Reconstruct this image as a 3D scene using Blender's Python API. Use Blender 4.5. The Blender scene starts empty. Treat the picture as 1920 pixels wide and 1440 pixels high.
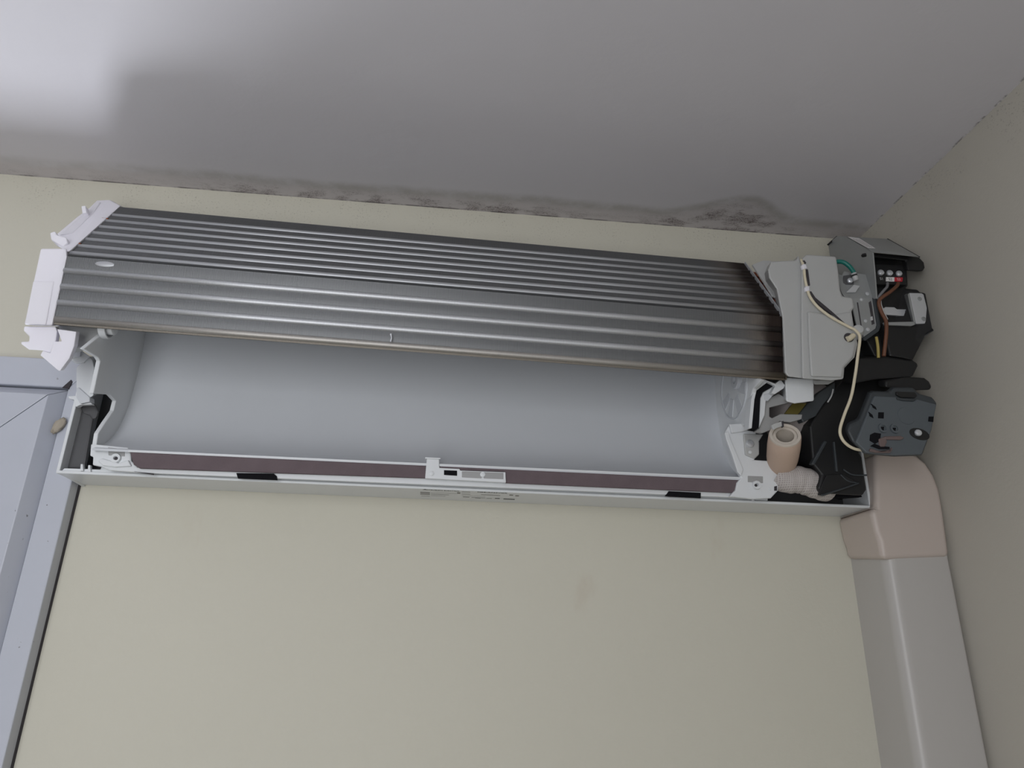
import bpy, bmesh, math, random
from mathutils import Vector, Matrix
random.seed(7)
SC = bpy.context.scene
COL = SC.collection

# ------------------------------------------------------------------ camera, light, exposure
F = 1325.0                                   # focal length for a 1920 px wide frame
CAM = Vector((0.0, -0.727, 0.0))             # wall is the plane Y = 0, camera height is Z = 0
yaw, pit, rol = (math.radians(a) for a in (5.5, 20.65, 1.25))
FW = Vector((math.sin(yaw)*math.cos(pit), math.cos(yaw)*math.cos(pit), math.sin(pit)))
r0 = Vector((math.cos(yaw), -math.sin(yaw), 0)); u0 = r0.cross(FW)
RT = math.cos(rol)*r0 + math.sin(rol)*u0
UP = -math.sin(rol)*r0 + math.cos(rol)*u0
cd = bpy.data.cameras.new('camera'); cam = bpy.data.objects.new('camera', cd); COL.objects.link(cam)
cd.sensor_width = 36; cd.lens = F/1920*36; cd.clip_start = 0.01
m = Matrix((RT, UP, -FW)).transposed().to_4x4(); m.translation = CAM
cam.matrix_world = m
SC.camera = cam

w = bpy.data.worlds.new('daylight'); SC.world = w; w.use_nodes = True
bg = w.node_tree.nodes['Background']; bg.inputs[0].default_value = (0.86, 0.93, 1.0, 1); bg.inputs[1].default_value = 2.1

def area(name, loc, target, sx, sy, power, col):
    d = bpy.data.lights.new(name, 'AREA'); d.shape = 'RECTANGLE'; d.size = sx; d.size_y = sy
    d.energy = power; d.color = col
    o = bpy.data.objects.new(name, d); COL.objects.link(o); o.location = loc
    o.rotation_euler = (Vector(target)-Vector(loc)).to_track_quat('-Z', 'Y').to_euler()
    return o
# an added, unseen fill lamp inside the room behind the photographer, and the bright yard outside the window beside the unit
area('room_fill', (-0.42, -1.40, -0.15), (-0.72, 0.0, -0.1), 0.7, 1.2, 11.6, (0.95, 0.97, 1.0))
area('yard_daylight', (-0.94, 0.44, -1.65), (-0.50, -0.2, 0.496), 0.36, 0.75, 41, (0.88, 0.92, 1.0))

SC.view_settings.view_transform = 'Standard'; SC.view_settings.look = 'None'
SC.view_settings.exposure = 0.0; SC.view_settings.gamma = 1.0
SC.view_settings.use_curve_mapping = False

# ------------------------------------------------------------------ photograph pixel -> point of a known plane
def ray(px, py): return FW + (px-960)/F*RT - (py-720)/F*UP
def at(px, py, Y):
    d = ray(px, py); return CAM + d*((Y-CAM.y)/d.y)
def atx(px, py, X):
    d = ray(px, py); return CAM + d*((X-CAM.x)/d.x)
def atz(px, py, Z):
    d = ray(px, py); return CAM + d*((Z-CAM.z)/d.z)

# ------------------------------------------------------------------ materials
def mat(name, col, rough=0.5, metal=0.0, bump=0.0, bscale=300, var=0.0, vscale=12, sub=0.0, spec=0.5):
    M = bpy.data.materials.new(name); M.use_nodes = True
    nt = M.node_tree; b = nt.nodes['Principled BSDF']
    b.inputs['Base Color'].default_value = (*col, 1); b.inputs['Roughness'].default_value = rough
    b.inputs['Metallic'].default_value = metal; b.inputs['Specular IOR Level'].default_value = spec
    if sub:
        b.inputs['Subsurface Weight'].default_value = sub; b.inputs['Subsurface Radius'].default_value = (0.01, 0.01, 0.01)
        b.inputs['Subsurface Scale'].default_value = 1.0
    tc = nt.nodes.new('ShaderNodeTexCoord')
    if var:
        n = nt.nodes.new('ShaderNodeTexNoise'); n.inputs['Scale'].default_value = vscale; n.inputs['Detail'].default_value = 5
        nt.links.new(tc.outputs['Object'], n.inputs['Vector'])
        mx = nt.nodes.new('ShaderNodeMix'); mx.data_type = 'RGBA'
        mx.inputs['A'].default_value = (*[c*(1-var) for c in col], 1); mx.inputs['B'].default_value = (*[min(1, c*(1+var)) for c in col], 1)
        nt.links.new(n.outputs['Fac'], mx.inputs['Factor']); nt.links.new(mx.outputs['Result'], b.inputs['Base Color'])
    if bump:
        n = nt.nodes.new('ShaderNodeTexNoise'); n.inputs['Scale'].default_value = bscale; n.inputs['Detail'].default_value = 4
        nt.links.new(tc.outputs['Object'], n.inputs['Vector'])
        bp = nt.nodes.new('ShaderNodeBump'); bp.inputs['Strength'].default_value = bump; bp.inputs['Distance'].default_value = 0.001
        nt.links.new(n.outputs['Fac'], bp.inputs['Height']); nt.links.new(bp.outputs['Normal'], b.inputs['Normal'])
    return M

class NB:                                     # a small node builder
    def __init__(s, M): s.nt = M.node_tree; s.b = s.nt.nodes['Principled BSDF']
    def n(s, t, **k):
        o = s.nt.nodes.new('ShaderNode'+t)
        for a, v in k.items(): setattr(o, a, v)
        return o
    def put(s, sock, v):
        if isinstance(v, bpy.types.NodeSocket): s.nt.links.new(v, sock)
        else: sock.default_value = v
    def math(s, op, a, b=0.0, c=False):
        o = s.n('Math', operation=op, use_clamp=c); s.put(o.inputs[0], a); s.put(o.inputs[1], b); return o.outputs[0]
    def step(s, v, lo, hi, a=0.0, b=1.0):
        o = s.n('MapRange', interpolation_type='SMOOTHSTEP'); s.put(o.inputs[0], v)
        for i, x in enumerate((lo, hi, a, b)): o.inputs[i+1].default_value = x
        return o.outputs[0]
    def noise(s, vec, sc, det=4, rough=0.55):
        o = s.n('TexNoise'); o.inputs['Scale'].default_value = sc; o.inputs['Detail'].default_value = det
        o.inputs['Roughness'].default_value = rough; s.put(o.inputs['Vector'], vec); return o.outputs['Fac']
    def scale(s, vec, v):
        o = s.n('Mapping'); o.inputs['Scale'].default_value = v; s.put(o.inputs['Vector'], vec); return o.outputs[0]
    def mix(s, f, a, b):
        o = s.n('Mix', data_type='RGBA'); s.put(o.inputs['Factor'], f)
        s.put(o.inputs['A'], a if isinstance(a, bpy.types.NodeSocket) else (*a, 1)); s.put(o.inputs['B'], b if isinstance(b, bpy.types.NodeSocket) else (*b, 1))
        return o.outputs['Result']
    def bump(s, h, st, dist=0.001):
        o = s.n('Bump'); o.inputs['Strength'].default_value = st; o.inputs['Distance'].default_value = dist; s.put(o.inputs['Height'], h)
        s.put(s.b.inputs['Normal'], o.outputs[0])

def ceiling_material():
    M = mat('ceiling_paint', (0.6, 0.6, 0.6), 0.85); k = NB(M)
    ob = k.n('TexCoord').outputs['Object']; sp = k.n('SeparateXYZ'); k.put(sp.inputs[0], ob)
    x, d = sp.outputs[0], k.math('MULTIPLY', sp.outputs[1], -1.0)
    wob = k.math('MULTIPLY', k.math('SUBTRACT', k.noise(k.scale(ob, (4, 4, 4)), 2.2, 5, .65), 0.5), 0.022)
    # one damp patch reaches further out above the right end
    reach = k.math('MULTIPLY', k.math('MULTIPLY', k.step(x, 0.24, 0.335), k.step(x, 0.335, 0.41, 1, 0)), 0.035)
    dd = k.math('SUBTRACT', k.math('ADD', d, wob), reach)
    base = k.mix(k.noise(ob, 7), (0.645, 0.625, 0.658), (0.685, 0.665, 0.698))
    # greyish tide mark
    tide = k.math('MULTIPLY', k.step(dd, 0.016, 0.027), k.step(dd, 0.028, 0.042, 1, 0))
    along = k.math('ADD', k.math('MULTIPLY', k.step(x, -0.5, -0.15), 0.5), 0.5)
    tide = k.math('MULTIPLY', k.math('MULTIPLY', tide, along), k.step(k.noise(ob, 26, 5, .65), 0.30, 0.60, 0.35, 0.95))
    c = k.mix(k.math('MULTIPLY', tide, 0.5), base, (0.26, 0.24, 0.19))
    # damp strip by the wall, a little pinkish
    strip = k.step(dd, 0.018, 0.028, 1, 0)
    c = k.mix(k.math('MULTIPLY', strip, 0.35), c, (0.46, 0.40, 0.37))
    # black mould specks
    dens = k.math('ADD', k.math('MULTIPLY', k.step(x, -0.36, -0.15), k.step(x, 0.05, 0.2, 1, 0)), k.math('MULTIPLY', k.step(x, 0.20, 0.27), k.step(x, 0.37, 0.43, 1, 0)))
    dens = k.math('ADD', k.math('MULTIPLY', dens, 0.8), 0.22)
    big = k.step(k.noise(k.scale(ob, (1, 1.8, 1)), 34, 4, .65), 0.40, 0.62)
    fine = k.step(k.noise(ob, 560, 3, .8), 0.50, 0.60)
    fine2 = k.step(k.noise(k.scale(ob, (.35, 1, 1)), 330, 4, .8), 0.55, 0.63)
    sp_ = k.math('MAXIMUM', fine, fine2)
    nearw = k.step(dd, 0.004, 0.03, 1, 0)
    mould = k.math('MULTIPLY', k.math('MULTIPLY', k.math('MULTIPLY', sp_, big), nearw), dens, True)
    c = k.mix(k.math('MULTIPLY', mould, 0.9), c, (0.05, 0.038, 0.04))
    haze = k.math('MULTIPLY', k.math('MULTIPLY', big, k.step(dd, 0.004, 0.024, 1, 0)), dens, True)
    c = k.mix(k.math('MULTIPLY', haze, 0.42), c, (0.20, 0.155, 0.15))
    # crack in the corner with the wall, broken
    crack = k.math('MULTIPLY', k.step(d, 0.0012, 0.0032, 1, 0), k.step(k.noise(k.scale(ob, (1, .01, 1)), 16, 4, .7), 0.44, 0.56))
    c = k.mix(k.math('MULTIPLY', crack, 0.7), c, (0.06, 0.05, 0.05))
    # a thin corner crack along the other wall
    e = k.math('SUBTRACT', 0.506, x)
    crack2 = k.math('MULTIPLY', k.step(e, 0.001, 0.003, 1, 0), k.step(k.noise(ob, 60, 4, .7), 0.5, 0.6))
    c = k.mix(k.math('MULTIPLY', crack2, 0.6), c, (0.12, 0.10, 0.09))
    k.put(k.b.inputs['Base Color'], c)
    k.bump(k.noise(ob, 90, 5, .6), 0.15, 0.002)
    return M

def wall_material(name, c1, c2):
    M = mat(name, c1, 0.8); k = NB(M)
    ob = k.n('TexCoord').outputs['Object']; sp = k.n('SeparateXYZ'); k.put(sp.inputs[0], ob)
    x, z = sp.outputs[0], sp.outputs[2]
    c = k.mix(k.noise(ob, 5, 5), c1, c2)
    top = k.step(k.math('SUBTRACT', 0.496, z), 0.004, 0.075, 1, 0)     # a few specks of mould creeping down from the ceiling
    s = k.math('MULTIPLY', k.math('MULTIPLY', k.step(k.noise(ob, 430, 3, .75), 0.57, 0.66), top), k.step(k.noise(ob, 22, 3), 0.40, 0.62))
    c = k.mix(k.math('MULTIPLY', s, 0.5), c, (0.14, 0.12, 0.095))
    st = k.step(k.noise(k.scale(ob, (1, 1, .45)), 11, 5, .6), 0.66, 0.76)   # faint rubbed marks
    c = k.mix(k.math('MULTIPLY', st, 0.16), c, (0.45, 0.33, 0.24))
    k.put(k.b.inputs['Base Color'], c)
    k.bump(k.noise(ob, 260, 4, .6), 0.22, 0.001)
    return M

M = {}
M['ceiling'] = ceiling_material()
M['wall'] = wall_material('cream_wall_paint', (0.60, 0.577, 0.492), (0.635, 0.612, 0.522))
M['wall_r'] = wall_material('shaded_cream_wall_paint', (0.50, 0.472, 0.418), (0.54, 0.51, 0.45))  # darker copy of the wall cream, with the side's shade in the colour
M['floor'] = mat('floor_board', (0.50, 0.47, 0.43), 0.5, var=.2)
M['upvc'] = mat('window_plastic', (0.51, 0.53, 0.595), 0.35, var=.03, vscale=30)
k_ = NB(M['upvc']); o_ = k_.n('TexCoord').outputs['Object']
k_.put(k_.b.inputs['Base Color'], k_.mix(k_.math('MULTIPLY', k_.math('MULTIPLY', k_.step(k_.noise(o_, 170, 2), .70, .74), k_.step(k_.noise(o_, 9, 2), .5, .62)), .8), k_.mix(k_.noise(o_, 30), (.495, .515, .58), (.525, .545, .61)), (.10, .09, .09)))
M['white'] = mat('white_plastic', (0.74, 0.76, 0.78), 0.38, var=.02, vscale=40)
M['trough'] = mat('greyish_white_plastic', (0.61, 0.63, 0.665), 0.36, var=.05, vscale=8)
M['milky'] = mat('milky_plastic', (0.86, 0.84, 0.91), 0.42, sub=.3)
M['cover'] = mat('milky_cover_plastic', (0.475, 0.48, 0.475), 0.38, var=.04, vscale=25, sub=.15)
M['black'] = mat('black_plastic', (0.012, 0.012, 0.013), 0.5, bump=.05)
M['dark'] = mat('charcoal_plastic', (0.045, 0.052, 0.058), 0.5, bump=.08, bscale=900)
M['cavity'] = mat('dark_grey_plate', (0.09, 0.09, 0.095), 0.6, var=.15)
M['steel'] = mat('zinc_sheet', (0.34, 0.35, 0.35), 0.5, 0.25, bump=.06, bscale=500, var=.08, vscale=60)
M['bright'] = mat('bright_steel', (0.70, 0.72, 0.75), 0.3, 0.5, var=.05)
M['foamstrip'] = mat('brown_flock', (0.155, 0.122, 0.132), 0.95, bump=.4, bscale=1500, var=.15, vscale=80, spec=.1)
M['foamblk'] = mat('black_foam_and_holes', (0.010, 0.010, 0.012), 0.95, bump=.4, bscale=900, spec=.1)  # foam, and also the darkness of slots and holes put in as colour
M['pipefoam'] = mat('beige_pipe_foam', (0.56, 0.42, 0.335), 0.85, bump=.25, bscale=500, var=.06)
M['pipefoam_in'] = mat('pale_pipe_foam', (0.60, 0.54, 0.47), 0.85, bump=.25, bscale=500)
M['pipe_in'] = mat('grey_pipe_bore', (0.16, 0.155, 0.155), 0.6)
M['trunk'] = mat('cream_pvc', (0.505, 0.485, 0.465), 0.36, var=.02, vscale=6)
M['elbow'] = mat('aged_cream_pvc', (0.555, 0.48, 0.435), 0.38, var=.03, vscale=9)
M['cable'] = mat('cream_cable', (0.70, 0.63, 0.47), 0.5)
M['brownw'] = mat('brown_wire', (0.16, 0.065, 0.035), 0.5)
M['greyw'] = mat('grey_wire', (0.20, 0.20, 0.21), 0.5)
M['whitew'] = mat('white_wire', (0.55, 0.55, 0.56), 0.5)
M['yelw'] = mat('yellow_wire', (0.42, 0.33, 0.10), 0.5)
M['green'] = mat('green_wire', (0.01, 0.17, 0.14), 0.4)
M['paper'] = mat('paper_label', (0.80, 0.78, 0.78), 0.7)
M['ink'] = mat('black_ink', (0.03, 0.03, 0.03), 0.7)
M['greyink'] = mat('grey_ink', (0.26, 0.25, 0.24), 0.7)
M['red'] = mat('red_label', (0.48, 0.02, 0.035), 0.5)
M['pinkink'] = mat('pale_ink', (0.75, 0.55, 0.55), 0.6)
M['copper'] = mat('copper_tube', (0.42, 0.15, 0.09), 0.4, 0.8)
M['gold'] = mat('olive_foil', (0.16, 0.13, 0.03), 0.45, 0.3)
M['motor'] = mat('pinkish_white_plastic', (0.50, 0.45, 0.44), 0.45)
M['midgrey'] = mat('grey_plastic', (0.36, 0.36, 0.36), 0.5)
M['lidgrey'] = mat('blue_grey_plastic', (0.095, 0.11, 0.122), 0.5, bump=.06, bscale=700)
M['bakelite'] = mat('reddish_grey_plastic', (0.15, 0.11, 0.105), 0.5)
M['tan'] = mat('old_sealant', (0.42, 0.37, 0.30), 0.9, bump=.5, bscale=300)
M['gap'] = mat('dark_gap_shade', (0.05, 0.045, 0.05), 0.9)  # shade inside gaps, slots and holes, put in as a dark colour

def metal_fin(name, tint, rough, rib=False):
    MM = mat(name, tint, rough, 0.75); k = NB(MM)
    ob = k.n('NewGeometry').outputs['Position']; sp = k.n('SeparateXYZ'); k.put(sp.inputs[0], ob)
    x, z = sp.outputs[0], sp.outputs[2]
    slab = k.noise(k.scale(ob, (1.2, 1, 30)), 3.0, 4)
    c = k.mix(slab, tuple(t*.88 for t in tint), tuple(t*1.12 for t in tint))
    # brown scorch at the brazed end, tan film along the lowest row
    edge = k.math('ADD', x, k.math('MULTIPLY', k.math('SUBTRACT', k.noise(ob, 40, 4), .5), 0.02))
    c = k.mix(k.math('MULTIPLY', k.step(edge, 0.272, 0.308), 0.45), c, (0.26, 0.20, 0.15))
    c = k.mix(k.math('MULTIPLY', k.step(edge, 0.298, 0.317), 0.92), c, (0.030, 0.019, 0.016))
    zz = k.math('ADD', z, k.math('MULTIPLY', x, 0.0188))
    c = k.mix(k.math('MULTIPLY', k.step(zz, 0.2662, 0.2642), 0.55), c, (0.34, 0.29, 0.22))
    if rib:                                    # fin collars wrapped round the tube rows
        wv = k.n('TexWave', wave_type='BANDS', bands_direction='X'); wv.inputs['Scale'].default_value = 2*math.pi/(20*.00136)
        k.put(wv.inputs['Vector'], ob); f_ = k.step(wv.outputs['Fac'], .15, .65)
        c = k.mix(f_, k.mix(.22, c, (0.12, 0.12, 0.13)), c); k.bump(f_, .12, .0003)
    k.put(k.b.inputs['Base Color'], c)
    return MM
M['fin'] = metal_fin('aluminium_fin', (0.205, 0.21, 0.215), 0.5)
M['core'] = metal_fin('shaded_fin_block', (0.17, 0.175, 0.18), 0.55)  # darker than the fins: shade between them put into the colour
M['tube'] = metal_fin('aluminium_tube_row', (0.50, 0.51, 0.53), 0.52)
M['tube_rib'] = metal_fin('ribbed_tube_row', (0.60, 0.61, 0.63), 0.50, True)

def glass_material():
    G = bpy.data.materials.new('window_glass'); G.use_nodes = True; nt = G.node_tree; nt.nodes.clear()
    o = nt.nodes.new('ShaderNodeOutputMaterial'); t = nt.nodes.new('ShaderNodeBsdfTransparent'); g = nt.nodes.new('ShaderNodeBsdfGlossy')
    g.inputs['Roughness'].default_value = 0.02; 
    mx = nt.nodes.new('ShaderNodeMixShader'); mx.inputs[0].default_value = 0.05; nt.links.new(t.outputs[0], mx.inputs[1]); nt.links.new(g.outputs[0], mx.inputs[2])
    nt.links.new(mx.outputs[0], o.inputs[0]); return G
M['glass'] = glass_material()

# ------------------------------------------------------------------ object helpers
WORLD = {}
def link(o, parent, loc):
    COL.objects.link(o); WORLD[o.name] = Vector(loc)
    if parent is not None:
        o.parent = parent; o.location = Vector(loc) - WORLD[parent.name]
    else: o.location = loc
def tag(o, label=None, cat=None, group=None, kind=None):
    for k_, v in (('label', label), ('category', cat), ('group', group), ('kind', kind)):
        if v: o[k_] = v
    return o
def empty(name, loc, parent=None):
    o = bpy.data.objects.new(name, None); o.empty_display_size = 0.02; link(o, parent, loc); return o
def from_bm(name, bm, mt, parent=None, bevel=0.0, smooth=False, origin=None, seg=2, label=None):
    bmesh.ops.recalc_face_normals(bm, faces=bm.faces[:])
    c = Vector(origin) if origin is not None else sum((v.co for v in bm.verts), Vector())/max(1, len(bm.verts))
    bmesh.ops.translate(bm, verts=bm.verts[:], vec=-c)
    me = bpy.data.meshes.new(name); bm.to_mesh(me); bm.free()
    me.materials.append(M[mt] if isinstance(mt, str) else mt)
    if smooth:
        for p in me.polygons: p.use_smooth = True
    o = bpy.data.objects.new(name, me); link(o, parent, c)
    if bevel:
        b = o.modifiers.new('bevel', 'BEVEL'); b.width = bevel; b.segments = seg; b.limit_method = 'ANGLE'; b.angle_limit = math.radians(40)
        b.harden_normals = False
    if label: o['label'] = label
    return o
def add_prism(bm, pts, ext):
    a = [bm.verts.new(p) for p in pts]; b = [bm.verts.new(Vector(p)+Vector(ext)) for p in pts]
    n = len(a)
    bm.faces.new(a); bm.faces.new(b[::-1])
    for i in range(n): bm.faces.new((a[i], b[i], b[(i+1) % n], a[(i+1) % n]))
def prism(name, pts, ext, mt, parent=None, bevel=0.0006, label=None, **k):
    bm = bmesh.new(); add_prism(bm, pts, ext); return from_bm(name, bm, mt, parent, bevel, label=label, **k)
def px3(pts, Y):
    return [at(p[0], p[1], p[2] if len(p) > 2 else Y) for p in pts]
E_H, E_R, E_L = (0, 1, .45), (.38, 1, .45), (-.32, 1, .42)       # parts whose undersides run up and back
def slab(name, pts, Y, depth, mt, parent=None, bevel=0.0006, label=None, e=(0, 1, .12), **k):
    """outline measured in the photograph, standing at depth Y, extruded away from the room by `depth`"""
    return prism(name, px3(pts, Y), Vector(e)*depth, mt, parent, bevel, label, **k)
def box_bm(bm, lo, hi):
    x0, y0, z0 = lo; x1, y1, z1 = hi
    add_prism(bm, [(x0, y0, z0), (x1, y0, z0), (x1, y0, z1), (x0, y0, z1)], (0, y1-y0, 0))
def box(name, lo, hi, mt, parent=None, bevel=0.0006, **k):
    bm = bmesh.new(); box_bm(bm, lo, hi); return from_bm(name, bm, mt, parent, bevel, **k)
def frame_of(d):
    d = d.normalized(); a = Vector((0, 0, 1)) if abs(d.z) < .9 else Vector((1, 0, 0))
    u = d.cross(a).normalized(); return u, d.cross(u)
def smooth_path(pts, n=8):
    P = [Vector(p) for p in pts]
    if len(P) < 3: return P
    out = []
    for i in range(len(P)-1):
        p0, p1, p2, p3 = P[max(i-1, 0)], P[i], P[i+1], P[min(i+2, len(P)-1)]
        for j in range(n):
            t = j/n; out.append(0.5*((2*p1)+(p2-p0)*t+(2*p0-5*p1+4*p2-p3)*t*t+(3*p1-p0-3*p2+p3)*t**3))
    out.append(P[-1]); return out
def tube_bm(bm, path, r, sides=12, caps=True):
    rings = []; u = None
    for i, p in enumerate(path):
        d = (path[min(i+1, len(path)-1)]-path[max(i-1, 0)]).normalized()
        if u is None: u, _ = frame_of(d)
        u = (u-d*u.dot(d)).normalized(); v = d.cross(u)
        rr = r[i] if isinstance(r, (list, tuple)) else r
        rings.append([bm.verts.new(p+rr*(math.cos(2*math.pi*k/sides)*u+math.sin(2*math.pi*k/sides)*v)) for k in range(sides)])
    for a, b in zip(rings, rings[1:]):
        for k in range(sides): bm.faces.new((a[k], a[(k+1) % sides], b[(k+1) % sides], b[k]))
    if caps: bm.faces.new(rings[0][::-1]); bm.faces.new(rings[-1])
def tube(name, pts, r, mt, parent=None, sides=12, smooth=True, n=8, label=None):
    bm = bmesh.new(); tube_bm(bm, smooth_path(pts, n), r, sides)
    o = from_bm(name, bm, mt, parent, label=label)
    for p in o.data.polygons: p.use_smooth = len(p.vertices) == 4
    return o
def lathe(name, p0, axis, prof, mt, parent=None, sides=28, label=None, closed=False):
    """prof: list of (distance along axis, radius)"""
    bm = bmesh.new(); d = Vector(axis).normalized(); u, v = frame_of(d); rings = []
    for t, r in prof:
        c = Vector(p0)+d*t
        rings.append([bm.verts.new(c+max(r, 1e-5)*(math.cos(2*math.pi*k/sides)*u+math.sin(2*math.pi*k/sides)*v)) for k in range(sides)])
    for a, b in zip(rings, rings[1:]):
        for k in range(sides): bm.faces.new((a[k], a[(k+1) % sides], b[(k+1) % sides], b[k]))
    if closed:
        a, b = rings[-1], rings[0]
        for k in range(sides): bm.faces.new((a[k], a[(k+1) % sides], b[(k+1) % sides], b[k]))
    else: bm.faces.new(rings[0][::-1]); bm.faces.new(rings[-1])
    o = from_bm(name, bm, mt, parent, label=label); me = o.data
    for p in me.polygons: p.use_smooth = True
    es = o.modifiers.new('edges', 'EDGE_SPLIT'); es.split_angle = math.radians(35)
    return o
def ring_screw(name, c, axis, r, parent, mt='bright', label=None):
    """pan-head screw with a cross slot, head facing along axis"""
    bm = bmesh.new(); d = Vector(axis).normalized(); u, v = frame_of(d); c = Vector(c)
    prof = [(-r*.3, r), (r*.25, r), (r*.5, r*.8), (r*.6, r*.45)]
    rings = [[bm.verts.new(c+d*t+q*(math.cos(2*math.pi*k/16)*u+math.sin(2*math.pi*k/16)*v)) for k in range(16)] for t, q in prof]
    for a, b in zip(rings, rings[1:]):
        for k in range(16): bm.faces.new((a[k], a[(k+1) % 16], b[(k+1) % 16], b[k]))
    f = bm.faces.new(rings[-1]); bm.faces.new(rings[0][::-1])
    r2 = bmesh.ops.inset_individual(bm, faces=[f], thickness=r*.18, depth=-r*.25)
    o = from_bm(name, bm, mt, parent, label=label)
    return o
def writing(name, body, loc, size, X, Y_, mt, parent, sx=1.0):
    cu = bpy.data.curves.new(name, 'FONT'); cu.body = body; cu.size = size; cu.extrude = 0.00004; cu.align_x = 'CENTER'; cu.align_y = 'CENTER'
    t = bpy.data.objects.new(name, cu); COL.objects.link(t)
    bpy.context.view_layer.update()
    me = bpy.data.meshes.new_from_object(t.evaluated_get(bpy.context.evaluated_depsgraph_get()))
    bpy.data.objects.remove(t); bpy.data.curves.remove(cu)
    X = Vector(X).normalized(); Y_ = Vector(Y_); Y_ = (Y_-X*Y_.dot(X)).normalized(); Z = X.cross(Y_)
    for v in me.vertices: v.co = X*v.co.x*sx+Y_*v.co.y+Z*v.co.z
    me.materials.clear(); me.materials.append(M[mt])
    o = bpy.data.objects.new(name, me); me.name = name; link(o, parent, loc); return o

# ------------------------------------------------------------------ the room
XR, ZC, XW = 0.506, 0.496, -0.3885           # side wall, ceiling, edge of the window opening
bm = bmesh.new()
box_bm(bm, (XW, 0, -1.9), (XR+.1, .12, ZC+.1)); box_bm(bm, (-1.6, 0, .2745), (XW, .12, ZC+.1)); box_bm(bm, (-2.6, 0, -1.9), (-1.6, .12, ZC+.1)); box_bm(bm, (-1.6, 0, -1.9), (XW, .12, -.75))
tag(from_bm('wall_back', bm, 'wall', origin=(0, 0, 0)), 'cream painted wall behind the opened unit', kind='structure')
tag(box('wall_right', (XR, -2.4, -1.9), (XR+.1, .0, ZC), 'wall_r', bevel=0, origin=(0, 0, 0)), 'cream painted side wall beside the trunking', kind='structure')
tag(box('ceiling', (-2.6, -2.5, ZC), (XR+.1, .0, ZC+.1), 'ceiling', bevel=0, origin=(0, 0, 0)), 'off-white ceiling with black mould along the wall', kind='structure')
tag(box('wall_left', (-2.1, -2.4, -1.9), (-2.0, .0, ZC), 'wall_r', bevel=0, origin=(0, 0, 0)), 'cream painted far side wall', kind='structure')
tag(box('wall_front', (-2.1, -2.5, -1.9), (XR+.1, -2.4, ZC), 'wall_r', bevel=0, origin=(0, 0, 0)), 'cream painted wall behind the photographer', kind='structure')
tag(box('floor', (-2.6, -2.4, -2.0), (XR+.1, .12, -1.9), 'floor', bevel=0), 'floor of the room', kind='structure')

# window: outer frame with a right jamb and a head, mitred opening sash inside it, pane
win = tag(empty('window_1', (-1.0, 0, -.2)), 'white plastic window at the left edge', kind='structure')
yf = -0.0165
xj = -0.3555                                  # room-side edge of the jamb
xi = at(6, 1200, yf).x                        # line between jamb and sash
zt = at(40, 669, yf).z; zi = at(55, 722.5, yf).z
def frame_piece(name, pts, y0, y1, bev=.0012, mt='upvc', label=None):
    return prism(name, [(p[0], y0, p[1]) for p in pts], (0, y1-y0, 0), mt, win, bev, label)
frame_piece('frame_jamb', [(xj, -.78), (xj, zt), (xi, zi), (xi, -.78)], yf, .06)
frame_piece('frame_head', [(xj, zt), (-1.63, zt), (-1.6, zi), (xi, zi)], yf, .06)
frame_piece('frame_jamb', [(-1.63, -.78), (-1.63, zt), (-1.6, zi), (-1.6, -.78)], yf, .06)
ys = yf-.010
g = .0018
sw = .062
def sash_piece(pts):                           # bevelled outer edge, flat face
    return pts
x0, z0 = xi-g, zi-g
def bevel_piece(outer, inner, name='sash_rail'):
    """outer/inner: two ends of the outer edge and of the inner edge; a sloping outer strip, then a flat face"""
    bm = bmesh.new(); (a, b), (c, d) = outer, inner
    def lerp(p, q, t): return (p[0]+(q[0]-p[0])*t, p[1]+(q[1]-p[1])*t)
    a1, b1 = lerp(a, c, .16), lerp(b, d, .16); a2, b2 = lerp(a, c, .88), lerp(b, d, .88)
    rows = [(a, yf+.004), (a1, ys), (a2, ys), (c, ys+.009), (c, .05), (a, .05)]
    rows2 = [(b, yf+.004), (b1, ys), (b2, ys), (d, ys+.009), (d, .05), (b, .05)]
    A = [bm.verts.new((p[0], y, p[1])) for p, y in rows]; B = [bm.verts.new((p[0], y, p[1])) for p, y in rows2]
    n = len(A)
    for i in range(n): bm.faces.new((A[i], A[(i+1) % n], B[(i+1) % n], B[i]))
    bm.faces.new(A); bm.faces.new(B[::-1])
    return from_bm(name, bm, 'upvc', win, .0006)
zb_ = -.78; mt_ = .0005
bevel_piece(((x0, z0-mt_), (x0, zb_)), ((x0-sw, z0-sw-mt_), (x0-sw, zb_+sw)), 'sash_stile')
bevel_piece(((x0-mt_, z0), (-1.598, z0)), ((x0-sw-mt_, z0-sw), (-1.598+sw, z0-sw)), 'sash_rail')
bevel_piece(((-1.598, z0), (-1.598, zb_)), ((-1.598+sw, z0-sw), (-1.598+sw, zb_+sw)), 'sash_stile')
bevel_piece(((x0, zb_), (-1.598, zb_)), ((x0-sw, zb_+sw), (-1.598+sw, zb_+sw)), 'sash_rail')
box('pane', (-1.598+sw-.005, .0, zb_+sw-.005), (x0-sw+.005, .004, z0-sw+.005), 'glass', win, 0)
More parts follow.
